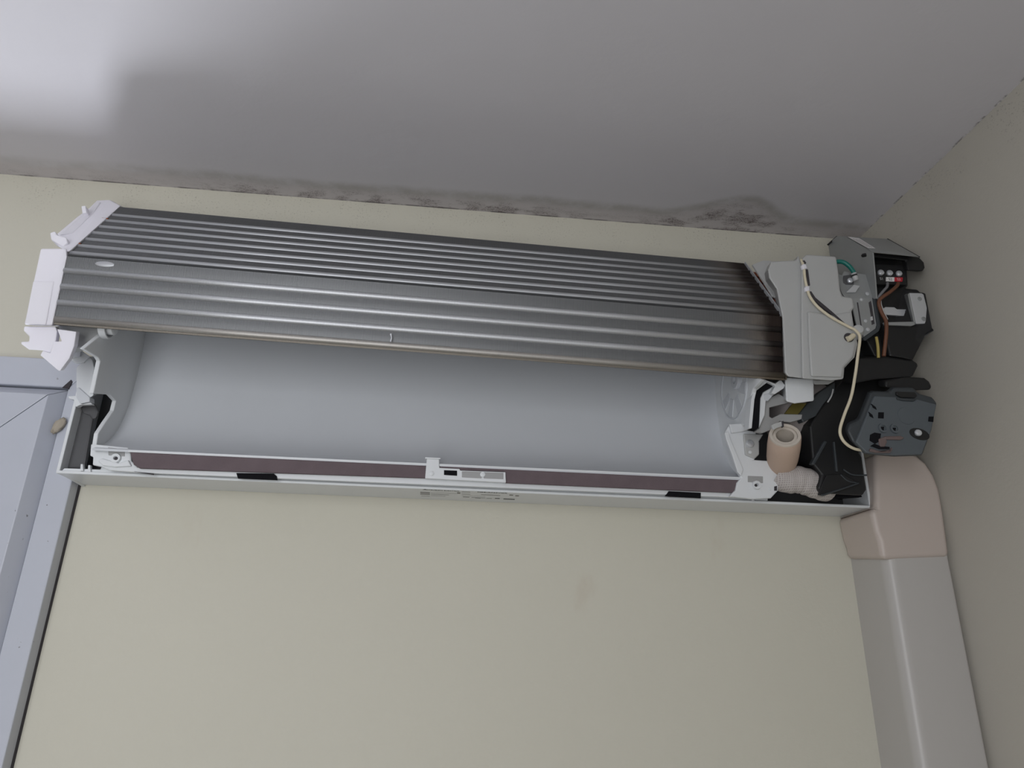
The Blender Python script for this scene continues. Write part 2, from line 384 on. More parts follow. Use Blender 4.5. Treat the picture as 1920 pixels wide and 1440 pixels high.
# dark gap of the broken sealant between jamb and wall, the chipped frame corner and a blob of old sealant
prism('frame_gap', [(xj, -.0025, -.75), (xj+.0022, -.0008, -.75), (xj+.0012, -.0008, .02), (xj+.0016, -.0008, .145), (xj, -.0025, .145)], (0, .002, 0), 'gap', win, 0)
slab('frame_chip', [(116, 727), (133, 712), (135, 716), (128, 730), (126, 728)], yf-.0014, .002, 'gap', win, 0)
bm = bmesh.new(); bmesh.ops.create_icosphere(bm, subdivisions=3, radius=1)
cc = at(110, 798, yf-.003)
for v in bm.verts:
    v.co = Vector((v.co.x*.0050, v.co.y*.003, v.co.z*.0080))*(1+.22*math.sin(9*v.co.x+4*v.co.z)*math.cos(7*v.co.y+3*v.co.x)); v.co += cc+Vector((v.co.z*.35, 0, 0))
tag(from_bm('sealant_blob', bm, 'tan', win, smooth=True), 'tan blob of old sealant')

# ------------------------------------------------------------------ pipe trunking down the corner
tr = tag(empty('pipe_trunking', (.470, 0, -.6)), 'cream plastic pipe trunking with a bend running down the corner', 'trunking')
def trunk_profile(x0, x1, d, rl, rr, n=8):
    pts = [(x0, 0)]
    for k in range(n+1):
        a = math.pi/2*k/n; pts.append((x0+rl-rl*math.cos(a), -d+rl-rl*math.sin(a)))
    for k in range(n+1):
        a = math.pi/2*k/n; pts.append((x1-rr+rr*math.sin(a), -d+rr-rr*math.cos(a)))
    pts.append((x1, 0)); return pts
ze = at(1690, 1052, -.06).z
bm = bmesh.new(); add_prism(bm, [(x, y, -1.9) for x, y in trunk_profile(at(1596, 1052, 0).x, .5030, .0605, .011, .004)], (0, 0, ze+.02+1.9))
o = from_bm('trunking_channel', bm, 'trunk', tr, smooth=True); es = o.modifiers.new('e', 'EDGE_SPLIT'); es.split_angle = math.radians(30)
# bend: front outline in the wall plane, rounded over on its inner side
def offset_outline(pts, d):
    out = []; n = len(pts)
    for i in range(n):
        p0, p1, p2 = Vector(pts[i-1]), Vector(pts[i]), Vector(pts[(i+1) % n])
        e1 = (p1-p0).normalized(); e2 = (p2-p1).normalized(); n1 = Vector((-e1.y, e1.x)); n2 = Vector((-e2.y, e2.x))
        nn = (n1+n2); nn = nn/max(.35, nn.length_squared)*2; out.append(p1+nn*d)
    return out
yb = -.0635
xe = at(1586.5, 1046, 0).x
inner = [(xe, ze), (xe-.0003, ze+.018), (xe-.0025, ze+.027), (at(1569, 973, 0).x, at(1569, 973, 0).z-.0008)]
outer = []
for px, py in [(1640, 951), (1641, 848), (1700, 847), (1720, 852), (1738, 867), (1753, 890), (1764, 918), (1770, 950), (1775, 985), (1781, 1030), (1783, 1044)]:
    p = at(px, py, yb); outer.append((max(.4322, min(p.x, .5055)), p.z))
outl = inner+outer                              # clockwise seen from the room
bm = bmesh.new(); add_prism(bm, [(p[0], yb, p[1]) for p in outl], (0, -yb, 0))
for v in bm.verts:                              # the collar's lower rim rises a little towards the wall
    if v.co.y > -.001 and abs(v.co.z-ze) < .003: v.co.z += .0085
el = from_bm('trunking_elbow', bm, 'elbow', tr, .0055, seg=5, smooth=True, label='slightly yellower bend at the top')
el.modifiers[0].use_clamp_overlap = False; el.modifiers[0].harden_normals = True

# ------------------------------------------------------------------ the opened indoor unit
ac = tag(empty('air_conditioner', (.04, 0, .142)), 'white wall air conditioner with its front cover off and coil exposed', 'air conditioner')

# --- rear casing: tray with a bottom, two side walls, a dark back
YF = -.053
FL, FR, BL, BR = at(104, 887, YF), at(1637, 953, YF-.001), at(149, 909, -.0003), at(1568, 972, -.0003)
FLb, BLb = FL, Vector((FL.x, -.0003, BL.z)); FRb, BRb = FR, Vector((FR.x, -.0003, BR.z))
casing = prism('rear_casing', [FLb, FRb, Vector((FR.x-.001, -.0003, BL.z+(FR.z-FL.z))), Vector((FL.x+.001, -.0003, BL.z))], (0, 0, .0028), 'white', ac, .0008)
xl0 = FL.x
# side walls
def wall_x(name, pts, X, t, mt, parent, bevel=.0006, label=None):
    return prism(name, [Vector((X, p[0], p[1])) for p in pts], (t, 0, 0), mt, parent, bevel, label)
wall_x('casing_side', [(-.0003, .142), (YF, .1445), (YF, .2500), (-.040, .262), (-.040, .40), (-.0003, .40)], xl0, .0030, 'white', casing)
wall_x('casing_side', [(-.0003, .142), (YF, .1405), (YF, .215), (-.04, .235), (-.04, .40), (-.0003, .40)], FR.x-.0028, .0028, 'white', casing)
bkp = box('back_plate', (xl0+.003, -.0070, .1455), (FR.x-.003, -.0004, .425), 'cavity', casing, 0); bkp['label'] = 'dark grey back plate'
# inner lip of the left and bottom wall
lipz = .0135
prism('casing_ledge', [at(112, 885.5, YF+.002), at(1440, 939, YF+.002), at(1440, 929, YF+.002), at(960, 903, YF+.002), at(190, 874, YF+.002), at(188, 880, YF+.002), at(120, 877.5, YF+.002)], (0, .004, 0), 'white', casing, .0008)
# small ribs on the lip
for px, py in [(153, 879), (167, 881), (1412, 938), (445, 886)]:
    slab('lip_clip', [(px-3, py+4), (px+3, py+4), (px+2, py-9), (px-2, py-9)], YF-.0005, .004, 'white', casing, .0004)
# slots in the ledge: raised black pieces for the dark of the openings
slab('ledge_slot', [(443, 887), (446, 897), (519, 900), (519, 893), (513, 888)], -.0618, .003, 'foamblk', casing, 0, 'black slot')
slab('ledge_slot', [(1248, 930), (1254, 921), (1314, 924), (1314, 934)], -.0618, .003, 'foamblk', casing, 0, 'black slot')
slab('ledge_slot', [(250, 884), (287, 888), (286, 890)], -.0618, .003, 'gap', casing, 0)
for px, py in [(808, 908), (998, 916), (1176, 924), (1345, 929)]:
    lathe('ledge_pip', at(px, py, YF+.002), (0, -1, 0), [(0, .0012), (.0008, .001), (.001, .0002)], 'white', casing, 10)
# rating label on the underside
zl = lambda x: FL.z+(FR.z-FL.z)*(x-FL.x)/(FR.x-FL.x)
rl = empty('rating_label', (.02, -.03, FL.z), casing)
# (third level is the limit: the label is one printed part)
def on_bottom(px, py):
    p = at(px, py, -.03)
    d = ray(px, py); n = (FRb-FLb).cross(BL-FLb).normalized(); t = (FLb-CAM).dot(n)/d.dot(n); return CAM+d*t-Vector((0, 0, .00015))
bpy.data.objects.remove(rl)
bx_ = (FR-FL).normalized()
writing('rating_print', 'MITSUBISHI ELECTRIC', on_bottom(829, 919.5), .0042, bx_, (0, -1, 0), 'ink', casing, .82)
# emblem: three small lozenges
bm = bmesh.new(); ce = on_bottom(797, 917.6)
for ang in (90, 210, 330):
    a = math.radians(ang); d = Vector((math.cos(a), -math.sin(a), 0))*.0026; q = Vector((-math.sin(a), -math.cos(a), 0))*.00085
    add_prism(bm, [ce, ce+d*.5+q, ce+d, ce+d*.5-q], (0, 0, -.00006))
from_bm('rating_emblem', bm, 'ink', casing)
writing('rating_print', 'MSZ-AP35VGK', on_bottom(923, 923.5), .0052, bx_, (0, -1, 0), 'ink', casing, .88)
bm = bmesh.new()
def bar(px0, py0, px1, py1, h):
    a, b = on_bottom(px0, py0), on_bottom(px1, py1); hv = Vector((0, h/2, 0)); add_prism(bm, [a+hv, b+hv, b-hv, a-hv], (0, 0, -.00005))
for r_ in [(788, 923, 806, 923.8, .004), (788, 926, 806, 926.6, .004), (808, 926.4, 842, 927.9, .0012), (808, 929, 835, 930.2, .0009), (790, 929.4, 806, 930.2, .0012), (808, 923.6, 856, 925.4, .0005), (857, 924, 863, 924.3, .006), (866, 922, 882, 922.7, .0012), (866, 926, 882, 926.7, .0009), (902, 927.3, 938, 929, .0016), (868, 931.5, 880, 932, .0022), (884, 932.5, 910, 933.6, .0012), (955, 928, 962, 928.4, .004), (966, 929.3, 973, 929.5, .004), (866, 929, 910, 930.8, .0005)]: bar(*r_)
from_bm('rating_text_block', bm, 'greyink', casing)
bm = bmesh.new()
for r_ in [(891, 933.3, 901, 933.9, .0012), (912, 934, 922, 934.5, .0012), (928, 934.2, 937, 934.6, .003), (944, 935.2, 965, 936.2, .0035)]: bar(*r_)
from_bm('rating_symbol_row', bm, 'ink', casing)

# --- fan housing: long curved trough and its two end walls
XA, XB = -.3200, .2980
prof = [(-.0655, .1652), (-.0560, .1690), (-.0440, .1758), (-.0320, .1862), (-.0220, .2010), (-.0150, .2200), (-.0112, .2430), (-.0100, .2700), (-.0118, .3000), (-.0170, .3300), (-.0270, .3580), (-.0420, .3800)]
pp = smooth_path([Vector((0, y, z)) for y, z in prof], 4)
bm = bmesh.new(); rows = []
tz = lambda x: -(x-XA)/(XB-XA)*.0006
NX = 24
for i in range(NX+1):
    x = XA+(XB-XA)*i/NX; rows.append(([bm.verts.new((x, p.y, p.z+tz(x))) for p in pp], [bm.verts.new((x, p.y+.0022*min(1, max(.1, (p.z-.15)*12)), p.z-.0022+tz(x))) for p in pp]))
for (a, a2), (b, b2) in zip(rows, rows[1:]):
    for k in range(len(pp)-1):
        bm.faces.new((a[k], a[k+1], b[k+1], b[k])); bm.faces.new((a2[k], b2[k], b2[k+1], a2[k+1]))
    bm.faces.new((a[0], b[0], b2[0], a2[0])); bm.faces.new((a[-1], a2[-1], b2[-1], b[-1]))
for a, a2 in (rows[0], rows[-1]):
    for k in range(len(pp)-1): bm.faces.new((a[k], a2[k], a2[k+1], a[k+1]))
hous = from_bm('fan_housing', bm, 'trough', ac, smooth=True); es = hous.modifiers.new('e', 'EDGE_SPLIT'); es.split_angle = math.radians(50)
# end walls, outlined in their own plane
def endwall(pxs, X, t, tail, mt='white', bevel=.0008):
    pts = [atx(px, py, X) for px, py in pxs]
    pts = [Vector((X, min(p.y, -.008), p.z)) for p in pts]
    pts += [Vector((X, y, z)) for y, z in tail]
    pts += [Vector((X, -.008, .37)), Vector((X, -.008, .1600)), Vector((X, -.045, .1600))]
    return prism('end_wall', pts, (t, 0, 0), mt, hous, bevel)
endwall([(181, 846), (181, 832), (184, 813), (197, 793), (213, 770), (217.5, 752), (206, 740), (175, 738), (188, 677), (184, 670), (157, 654)], XA, -.0040, [(-.088, .275), (-.06, .33)])
pr = [(1384, 886), (1374, 853), (1363, 826), (1359, 812), (1397, 796), (1405, 752), (1412, 729), (1427, 712)]
endwall(pr, XB, .0040, [(-.086, .268), (-.06, .33)])
# hub and ring marks on the end walls
def ring(name, c, axis, r0, r1, h, mt, parent):
    return lathe(name, c, axis, [(0, r0), (h, r0), (h, r1), (0, r1)], mt, parent, 40, None, True)
cA = atx(194, 612, XA); cB = Vector((XB, -.060, .262))
ring('bearing_ring', cA, (1, 0, 0), .0115, .0100, .006, 'white', hous)
lathe('bearing_boss', cA, (1, 0, 0), [(0, .0075), (.010, .0075), (.0105, .0065)], 'white', hous)
ring('hub_ring', cB, (-1, 0, 0), .0330, .0318, .0012, 'trough', hous)
lathe('hub_boss', cB+Vector((0, -.012, .004)), (-1, 0, 0), [(0, .0095), (.0035, .0095), (.0045, .0085), (.0045, .004), (.001, .0035)], 'trough', hous)
for a in (200, 250, 300, 340):
    a = math.radians(a); d = Vector((0, math.cos(a), math.sin(a))); s = Vector((0, -math.sin(a), math.cos(a)))
    p = cB+d*.012; q = cB+d*.030
    prism('hub_rib', [p-s*.004, q-s*.0065, q+s*.0065, p+s*.004], (-.0009, 0, 0), 'trough', hous, .0003)

# white nose and brown flock along the outlet edge
prism('outlet_nose', [at(240, 843.5, -.0655), at(1390, 894.5, -.0655), at(1390, 897.5, -.0655), at(240, 847.5, -.0655)], (0, .004, .0008), 'white', ac, .0004)
slab('flock_strip', [(243, 846.5), (798, 871.5), (800, 896.5), (261, 878), (250, 871), (246, 858)], -.0645, .006, 'foamstrip', ac, .001, 'brown flocked strip')
slab('flock_strip', [(824, 872.5), (1390, 897), (1383, 905), (1380, 918), (1373, 924), (948, 905.5), (946, 884), (864, 882), (862, 879.5), (824, 877.5)], -.0645, .006, 'foamstrip', ac, .001, 'brown flocked strip')
slab('outlet_sill', [(255, 876), (800, 895), (950, 904), (1375, 922), (1380, 933), (255, 886)], -.0605, .004, 'white', ac, .0008)
# centre clip
cl = slab('louver_clip', [(800, 859), (823.5, 860), (824, 877), (862, 879), (863, 882), (948, 885), (949, 905), (797, 897)], -.0670, .006, 'white', ac, .0007)
slab('clip_cap', [(797, 857), (826, 858.5), (826, 861), (797, 860)], -.0685, .006, 'white', cl, .0003)
slab('clip_window', [(832.5, 881.5), (857, 882.5), (857, 892), (832.5, 890.5)], -.0674, .003, 'foamblk', cl, 0, 'black square window')
slab('clip_recess', [(866, 883.5), (903, 884.8), (903, 897), (866, 895)], -.0673, .003, 'midgrey', cl, .0002)
slab('clip_recess', [(907, 885), (944, 886.5), (944, 898.5), (907, 897)], -.0673, .003, 'midgrey', cl, .0002)
lathe('clip_pin', at(905, 890, -.067), (0, -1, 0), [(0, .0026), (.001, .0024), (.0014, .001)], 'white', cl, 14)
lathe('clip_pin', at(809, 887.5, -.067), (0, -1, 0), [(0, .0024), (.0008, .0024), (.0012, .001)], 'white', cl, 14)

# left foot with its screw boss
ft = slab('outlet_foot', [(170, 832), (240, 839), (245, 850), (246, 864), (262, 880), (258, 886), (205, 882), (190, 875), (173, 872), (174, 856), (168, 855)], -.0600, .010, 'white', ac, .0012)
slab('foot_recess', [(202, 838.5), (234, 842), (234, 856), (203, 854)], -.0604, .004, 'midgrey', ft, .0006)
lathe('screw_boss', at(218, 860, -.0600), (0, -1, 0), [(0, .0048), (.0026, .0042), (.0026, .0018), (.0005, .0015)], 'white', ft, 20)
lathe('boss_hole', at(217.5, 859.5, -.0628), (0, -1, 0), [(0, .0016), (.0002, .0015)], 'gap', ft, 14)
slab('foot_ridge', [(182, 864), (190, 859), (222, 868), (240, 862), (246, 874), (215, 876), (192, 873)], -.0625, .004, 'white', ft, .0012)
# inner bracket piece by the left wall
br = slab('side_bracket', [(143, 691), (150, 682), (166, 668), (173, 675), (177, 690), (175, 742), (168, 746), (143, 728)], -.0580, .030, 'white', ac, .001, e=E_L)
slab('bracket_flap', [(139, 650), (152, 657), (150, 668), (133, 672)], -.0640, .002, 'trough', br, .0004)
slab('bracket_flap', [(152, 657), (150, 668), (132, 674), (142, 681), (157, 680), (168, 668)], -.0600, .002, 'white', br, .0004)
slab('bracket_rib', [(143, 728), (147, 726), (168, 745), (168, 753), (150, 757), (143, 745)], -.0600, .010, 'trough', br, .0006)
slab('bracket_hook', [(127, 743), (141, 742), (149, 742), (150, 752), (170, 755), (173, 758), (150, 759), (142, 763), (138, 749), (130, 748)], -.0560, .006, 'white', br, .0005)
bm = bmesh.new()
tube_bm(bm, smooth_path([at(140, 781, -.03), at(145, 779, -.03), at(150, 781, -.03)], 5), .0008, 8); from_bm('wire_stub', bm, 'white', br)
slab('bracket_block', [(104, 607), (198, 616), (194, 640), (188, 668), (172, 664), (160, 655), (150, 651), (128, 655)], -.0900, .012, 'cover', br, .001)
# grey lumps seen in the dark slot
mp = slab('mounting_plate', [(118, 872), (150, 762), (178, 762), (168, 820), (158, 879), (124, 879)], -.0405, .004, 'cavity', ac, .002, 'dark grey plate in the side slot')
slab('plate_tab', [(150, 765), (158, 757), (178, 757), (184, 772), (180, 784), (172, 786), (166, 778), (156, 775)], -.0430, .003, 'cavity', mp, .002)

# right foot, with the screw plate
fr_ = slab('outlet_foot', [(1359, 811), (1368, 796), (1396, 794), (1399, 806), (1417, 809), (1424, 830), (1424, 852), (1414, 862), (1440, 864), (1454, 876), (1462, 894), (1459, 920), (1446, 934), (1412, 936), (1368, 931), (1374, 924), (1379, 919), (1382, 905), (1390, 896), (1384, 886), (1374, 853), (1363, 827)], -.0665, .005, 'white', ac, .0012)
slab('foot_step', [(1368, 795), (1397, 794), (1399, 808), (1372, 812)], -.0695, .004, 'white', fr_, .0006)
slab('foot_rim', [(1359, 811), (1366, 809), (1371, 826), (1382, 852), (1394, 880), (1390, 892), (1383, 885), (1373, 853), (1363, 827)], -.0690, .004, 'white', fr_, .0006)
sp_ = slab('screw_plate', [(1394, 813), (1432, 814), (1423, 828), (1424, 852), (1415, 860), (1398, 853)], -.0685, .004, 'cover', fr_, .001)
ring_screw('fixing_screw', at(1406, 832, -.0690), (0, -1, .2), .0042, fr_, label='bright metal screw')
lathe('plate_dimple', at(1406.5, 848, -.0685), (0, -1, 0), [(0, .0018), (.0006, .0015), (.0008, .0002)], 'white', fr_, 14)
slab('foot_recess', [(1402, 892), (1431, 893), (1431, 906), (1402, 904)], -.0669, .004, 'midgrey', fr_, .0006)
lathe('screw_boss', at(1417.5, 910, -.0665), (0, -1, 0), [(0, .0046), (.003, .004), (.003, .0017), (.0005, .0015)], 'white', fr_, 20)
lathe('boss_hole', at(1417.3, 910, -.0696), (0, -1, 0), [(0, .0015), (.0002, .0014)], 'gap', fr_, 14)
slab('foot_notch', [(1452, 912), (1457, 911), (1457, 920), (1452, 920)], -.0670, .003, 'gap', fr_, 0)
lathe('foot_pip', at(1443.5, 917.5, -.0665), (0, -1, 0), [(0, .0013), (.0007, .001), (.0009, .0002)], 'white', fr_, 10)

# --- heat exchanger
hx = empty('heat_exchanger', (-.014, -.09, .34), ac)
LX, RX = -.3540, .3255
TOP, RDG, BOT = (-.0560, .4285), (-.1230, .3305), (-.1148, .2643)
SH = -.0128
def coil_core(name, p, q, thick, rows, amp, sig, lift=0.0):
    """fin block between profile points p and q, its face scalloped over the tube rows"""
    p, q = Vector(p), Vector(q); d = q-p; L = d.length; d.normalize(); nrm = Vector((d.y, -d.x))
    if nrm.x > 0: nrm = -nrm
    pts = []; N = 90
    for i in range(N+1):
        t = i/N; h = sum(amp*math.exp(-((t-r)*L/sig)**2) for r in rows); pts.append(p+d*(t*L)+nrm*h)
    back = [q-nrm*thick+Vector((0, lift)), p-nrm*thick]
    return pts, back, nrm
def build_block(name, pts, back, mt, label=None):
    bm = bmesh.new(); A = [bm.verts.new((LX, v.x, v.y)) for v in pts+back]; B = [bm.verts.new((RX, v.x, v.y+SH)) for v in pts+back]
    n = len(A)
    for i in range(n): bm.faces.new((A[i], A[(i+1) % n], B[(i+1) % n], B[i]))
    fs = [bm.faces.new(A), bm.faces.new(B[::-1])]; bmesh.ops.triangulate(bm, faces=fs)
    return from_bm(name, bm, mt, hx, label=label)
def fins(name, pts, nrm, n, proud, deep, mt, thick=.00035):
    bm_v, bm_f = [], []
    sub = pts[::3]
    for k in range(n):
        s = (k+.5)/n; x = LX+(RX-LX)*s+random.uniform(-.00012, .00012); dz = SH*s
        a = [(v+nrm*proud) for v in sub]; b = [(v-nrm*deep) for v in sub]; m0 = len(bm_v); m_ = len(sub)
        for dx in (-thick/2, thick/2):
            bm_v += [(x+dx, v.x, v.y+dz) for v in a]; bm_v += [(x+dx, v.x, v.y+dz) for v in b]
        for i in range(m_-1):
            bm_f += [(m0+i, m0+i+1, m0+m_+i+1, m0+m_+i), (m0+2*m_+i, m0+3*m_+i, m0+3*m_+i+1, m0+2*m_+i+1), (m0+i, m0+2*m_+i, m0+2*m_+i+1, m0+i+1)]
    me = bpy.data.meshes.new(name); c = Vector((-.014, -.09, .34))
    me.from_pydata([tuple(Vector(v)-c) for v in bm_v], [], bm_f); me.materials.append(M[mt]); me.update()
    o = bpy.data.objects.new(name, me); link(o, hx, c); o['kind'] = 'stuff'; return o
up_rows = [.045+.1285*i for i in range(1, 8)]
fr_rows = [.225, .455, .685, .925]
u_pts, u_back, u_n = coil_core('u', TOP, (RDG[0]+.0012, RDG[1]+.0012), .024, up_rows, -.0006, .0050)
f_pts, f_back, f_n = coil_core('f', (RDG[0], RDG[1]-.0012), BOT, .024, fr_rows, -.0008, .0062, .0095)
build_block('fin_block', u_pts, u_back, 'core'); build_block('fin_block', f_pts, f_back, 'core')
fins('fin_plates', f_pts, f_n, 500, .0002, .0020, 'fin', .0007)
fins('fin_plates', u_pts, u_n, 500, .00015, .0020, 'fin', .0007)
def coil_tube(p, q, r, n, rad, lift, mt='tube'):
    p, q = Vector(p), Vector(q); v = p+(q-p)*r+n*lift
    bm = bmesh.new(); path = [Vector((LX+(RX-LX)*s, v.x, v.y+SH*s)) for s in (0, .25, .5, .75, 1)]
    tube_bm(bm, path, rad, 20); return from_bm('coil_tube', bm, mt, hx, smooth=True)
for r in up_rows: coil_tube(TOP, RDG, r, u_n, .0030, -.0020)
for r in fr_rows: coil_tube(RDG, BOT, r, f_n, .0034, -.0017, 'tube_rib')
# thin end plate and copper hairpins past the scorched end
e0 = [(RX+.0004, v.x, v.y+SH) for v in [u_pts[0]+u_n*.002, u_pts[-1]+u_n*.003, u_back[0], u_back[1]]]
prism('end_plate', [Vector(v) for v in e0], (.0012, 0, 0), 'bright', hx, 0)
e1 = [(RX+.0004, v.x, v.y+SH) for v in [f_pts[0]+f_n*.002, f_pts[-1]+f_n*.002, f_back[0], f_back[1]]]
prism('end_plate', [Vector(v) for v in e1], (.0012, 0, 0), 'fin', hx, 0)
P0, P1 = Vector(TOP), Vector(RDG)
for i in range(0, 6, 2):
    a = P0+(P1-P0)*up_rows[i]-u_n*.004; b = P0+(P1-P0)*up_rows[i+1]-u_n*.004
    pts = [Vector((RX, a.x, a.y+SH)), Vector((RX+.010, a.x, a.y+SH)), Vector((RX+.015, (a.x+b.x)/2, (a.y+b.y)/2+SH)), Vector((RX+.010, b.x, b.y+SH)), Vector((RX, b.x, b.y+SH))]
    tube('hairpin_tube', pts, .0033, 'copper', hx, 10, label='copper return bend')
for i in (0, 4):                               # copper stubs showing past the milky end cap
    a = P0+(P1-P0)*(up_rows[i]+.11); tube('tube_stub', [Vector((LX-.004, a.x-.0005, a.y)), Vector((LX+.002, a.x-.0005, a.y))], .0012, 'copper', hx, 8, n=2)
# bent fins
slab('bent_fin', [(731, 626), (734, 625), (735, 634), (733, 641), (731, 640), (733, 633)], -.1200, .0006, 'bright', hx, 0)
bm = bmesh.new(); bmesh.ops.create_icosphere(bm, subdivisions=3, radius=1); cc = at(197, 495, -.1220)
for v in bm.verts: v.co = Vector((v.co.x*.0095, v.co.y*.0012, v.co.z*.0034)) + cc
from_bm('fin_dent', bm, 'tube', hx, smooth=True, label='bright dented patch of fins')

# --- milky plastic cap on the left end
eb = empty('end_cap', (-.37, -.1, .35), ac)
yu = lambda py: -.0570+(py-387)/(474-387)*(-.0665)
U = [(226, 386), (206, 375), (181, 376), (167, 390), (144, 407), (107, 438), (100, 452), (110, 463), (127, 473), (133, 469)]
prism('sloping_cap', [at(x, y, yu(y)-.0012) for x, y in U], (-.009, .024, .014), 'milky', eb, .0012)
prism('cap_hook', [at(x, y, -.080) for x, y in [(152, 386), (160, 385), (162, 398), (154, 400)]], (0, .008, 0), 'milky', eb, .0008)
prism('cap_hook', [at(x, y, -.116) for x, y in [(93, 436), (103, 433), (106, 440), (124, 445), (127, 455), (118, 462), (95, 449)]], (0, .012, 0), 'milky', eb, .0012)
prism('cap_ridge', [at(x, y, yu(y)-.0035) for x, y in [(179, 378), (188, 379), (176, 398), (136, 437), (110, 441), (150, 407), (168, 392)]], (0, .006, .003), 'milky', eb, .0008)
slab('front_cap', [(76, 466, -.1235), (124, 466, -.1240), (125, 482, -.1245), (98, 610, -.1165), (45, 609, -.1165)], 0, .032, 'milky', eb, .0015, e=E_L)
slab('cap_step', [(62, 527, -.1215), (102, 527, -.1215), (86, 609, -.1178), (46, 608, -.1178)], 0, .006, 'milky', eb, .001, e=E_L)
slab('cap_tongue', [(44, 620), (45, 612), (104, 612), (107, 622), (104, 642), (94, 662), (78, 657), (54, 655.5), (40, 645.5), (39, 641), (54, 640.5), (55, 631)], -.1120, .012, 'milky', eb, .001, e=E_L)
slab('cap_foot', [(100, 640.5), (115.5, 640), (107, 617), (143, 622), (139, 649), (130, 672), (113, 695), (110, 695.5), (75.5, 666), (80, 658), (94, 662)], -.1145, .014, 'milky', eb, .001, e=E_L)

# --- foam seal, clip arm and the bits around the motor at the other end
slab('foam_seal', [(1439, 716.5), (1454, 721.5), (1430.5, 735.5), (1425.7, 747), (1423, 803), (1411, 803), (1415, 749), (1419.4, 733)], -.0990, .006, 'foamblk', ac, .0006, 'black foam seal')
slab('seal_channel', [(1404, 803), (1409, 748), (1414, 729), (1432, 711), (1440, 716), (1419, 732), (1415, 749), (1410, 803)], -.1000, .012, 'white', ac, .0006)
slab('seal_channel', [(1424, 790), (1426, 745), (1431, 735), (1450, 724), (1454, 738), (1436, 752), (1434, 778), (1423, 803)], -.0960, .008, 'white', ac, .0006)
ca = slab('clip_arm', [(1425, 708), (1454, 719), (1464, 711), (1472, 722), (1470, 728), (1453, 739), (1446, 737), (1454, 723), (1440, 716)], -.1030, .010, 'white', ac, .0008)
slab('arm_rib', [(1432, 739), (1444, 736), (1448, 743), (1440, 752), (1434, 750)], -.0965, .004, 'trough', ca, .0005)
slab('motor_bracket', [(1434, 750), (1460, 738), (1478, 748), (1484, 754), (1443, 764), (1443, 781), (1448, 784), (1464, 776), (1505, 777), (1503, 786), (1482, 792), (1462, 790), (1446, 806), (1430, 812), (1416, 809), (1424, 802)], -.0900, .006, 'midgrey', ac, .0008)
mo = lathe('fan_motor', (.345, -.047, .243), (1, 0, 0), [(0, .010), (0, .026), (.004, .032), (.05, .032), (.054, .026), (.054, .01)], 'motor', ac, 40, 'pinkish white fan motor')
slab('motor_label', [(1471, 776), (1487, 756), (1513, 756), (1496, 777)], -.0850, .002, 'gold', mo, 0, 'olive foil label')
slab('motor_shroud', [(1498, 777), (1514, 757), (1538, 734), (1566, 716), (1566, 735), (1545, 757), (1530, 780), (1506, 792)], -.0880, .010, 'dark', ac, .001)
tube('shroud_wire', [at(1562, 730, -.0905), at(1559, 742, -.0905), at(1552, 754, -.0905)], .0008, 'whitew', ac, 8)
db = slab('drain_box', [(1472, 708), (1526, 711), (1526.5, 752), (1490, 757), (1474, 753)], -.1080, .030, 'white', ac, .0015, e=E_R)
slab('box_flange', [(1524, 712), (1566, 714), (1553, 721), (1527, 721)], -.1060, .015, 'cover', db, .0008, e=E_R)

# --- milky cover over the pipe end, with clips for the sensor cable
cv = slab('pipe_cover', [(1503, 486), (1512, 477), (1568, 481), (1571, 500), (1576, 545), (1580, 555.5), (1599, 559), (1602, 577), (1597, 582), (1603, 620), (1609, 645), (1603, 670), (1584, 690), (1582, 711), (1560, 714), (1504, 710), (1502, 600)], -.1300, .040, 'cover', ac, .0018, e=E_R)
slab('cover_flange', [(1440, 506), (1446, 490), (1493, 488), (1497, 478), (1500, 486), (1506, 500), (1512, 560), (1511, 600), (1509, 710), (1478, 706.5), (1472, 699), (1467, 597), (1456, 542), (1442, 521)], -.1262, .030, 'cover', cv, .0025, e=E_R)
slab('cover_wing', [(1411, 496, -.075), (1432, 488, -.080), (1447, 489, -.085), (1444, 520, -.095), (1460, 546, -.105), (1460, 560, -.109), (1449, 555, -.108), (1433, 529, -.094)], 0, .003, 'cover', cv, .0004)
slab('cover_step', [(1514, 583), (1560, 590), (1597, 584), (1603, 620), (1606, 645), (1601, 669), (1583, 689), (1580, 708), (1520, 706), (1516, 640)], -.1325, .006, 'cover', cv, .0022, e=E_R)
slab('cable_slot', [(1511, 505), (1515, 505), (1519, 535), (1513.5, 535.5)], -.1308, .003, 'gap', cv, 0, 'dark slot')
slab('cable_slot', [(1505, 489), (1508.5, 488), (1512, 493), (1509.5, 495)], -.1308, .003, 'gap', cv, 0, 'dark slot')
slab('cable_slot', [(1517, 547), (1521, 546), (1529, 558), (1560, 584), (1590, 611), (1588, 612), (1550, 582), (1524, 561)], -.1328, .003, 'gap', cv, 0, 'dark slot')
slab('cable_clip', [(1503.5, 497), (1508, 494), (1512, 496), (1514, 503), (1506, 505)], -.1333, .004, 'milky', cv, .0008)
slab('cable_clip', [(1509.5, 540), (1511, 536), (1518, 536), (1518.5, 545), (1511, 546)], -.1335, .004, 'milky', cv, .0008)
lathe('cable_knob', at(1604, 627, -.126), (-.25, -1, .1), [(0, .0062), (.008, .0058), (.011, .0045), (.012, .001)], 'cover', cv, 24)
lathe('cable_hole', at(1591.5, 633, -.1331), (-.1, -1, 0), [(0, .0048), (.0004, .0048)], 'gap', cv, 20)
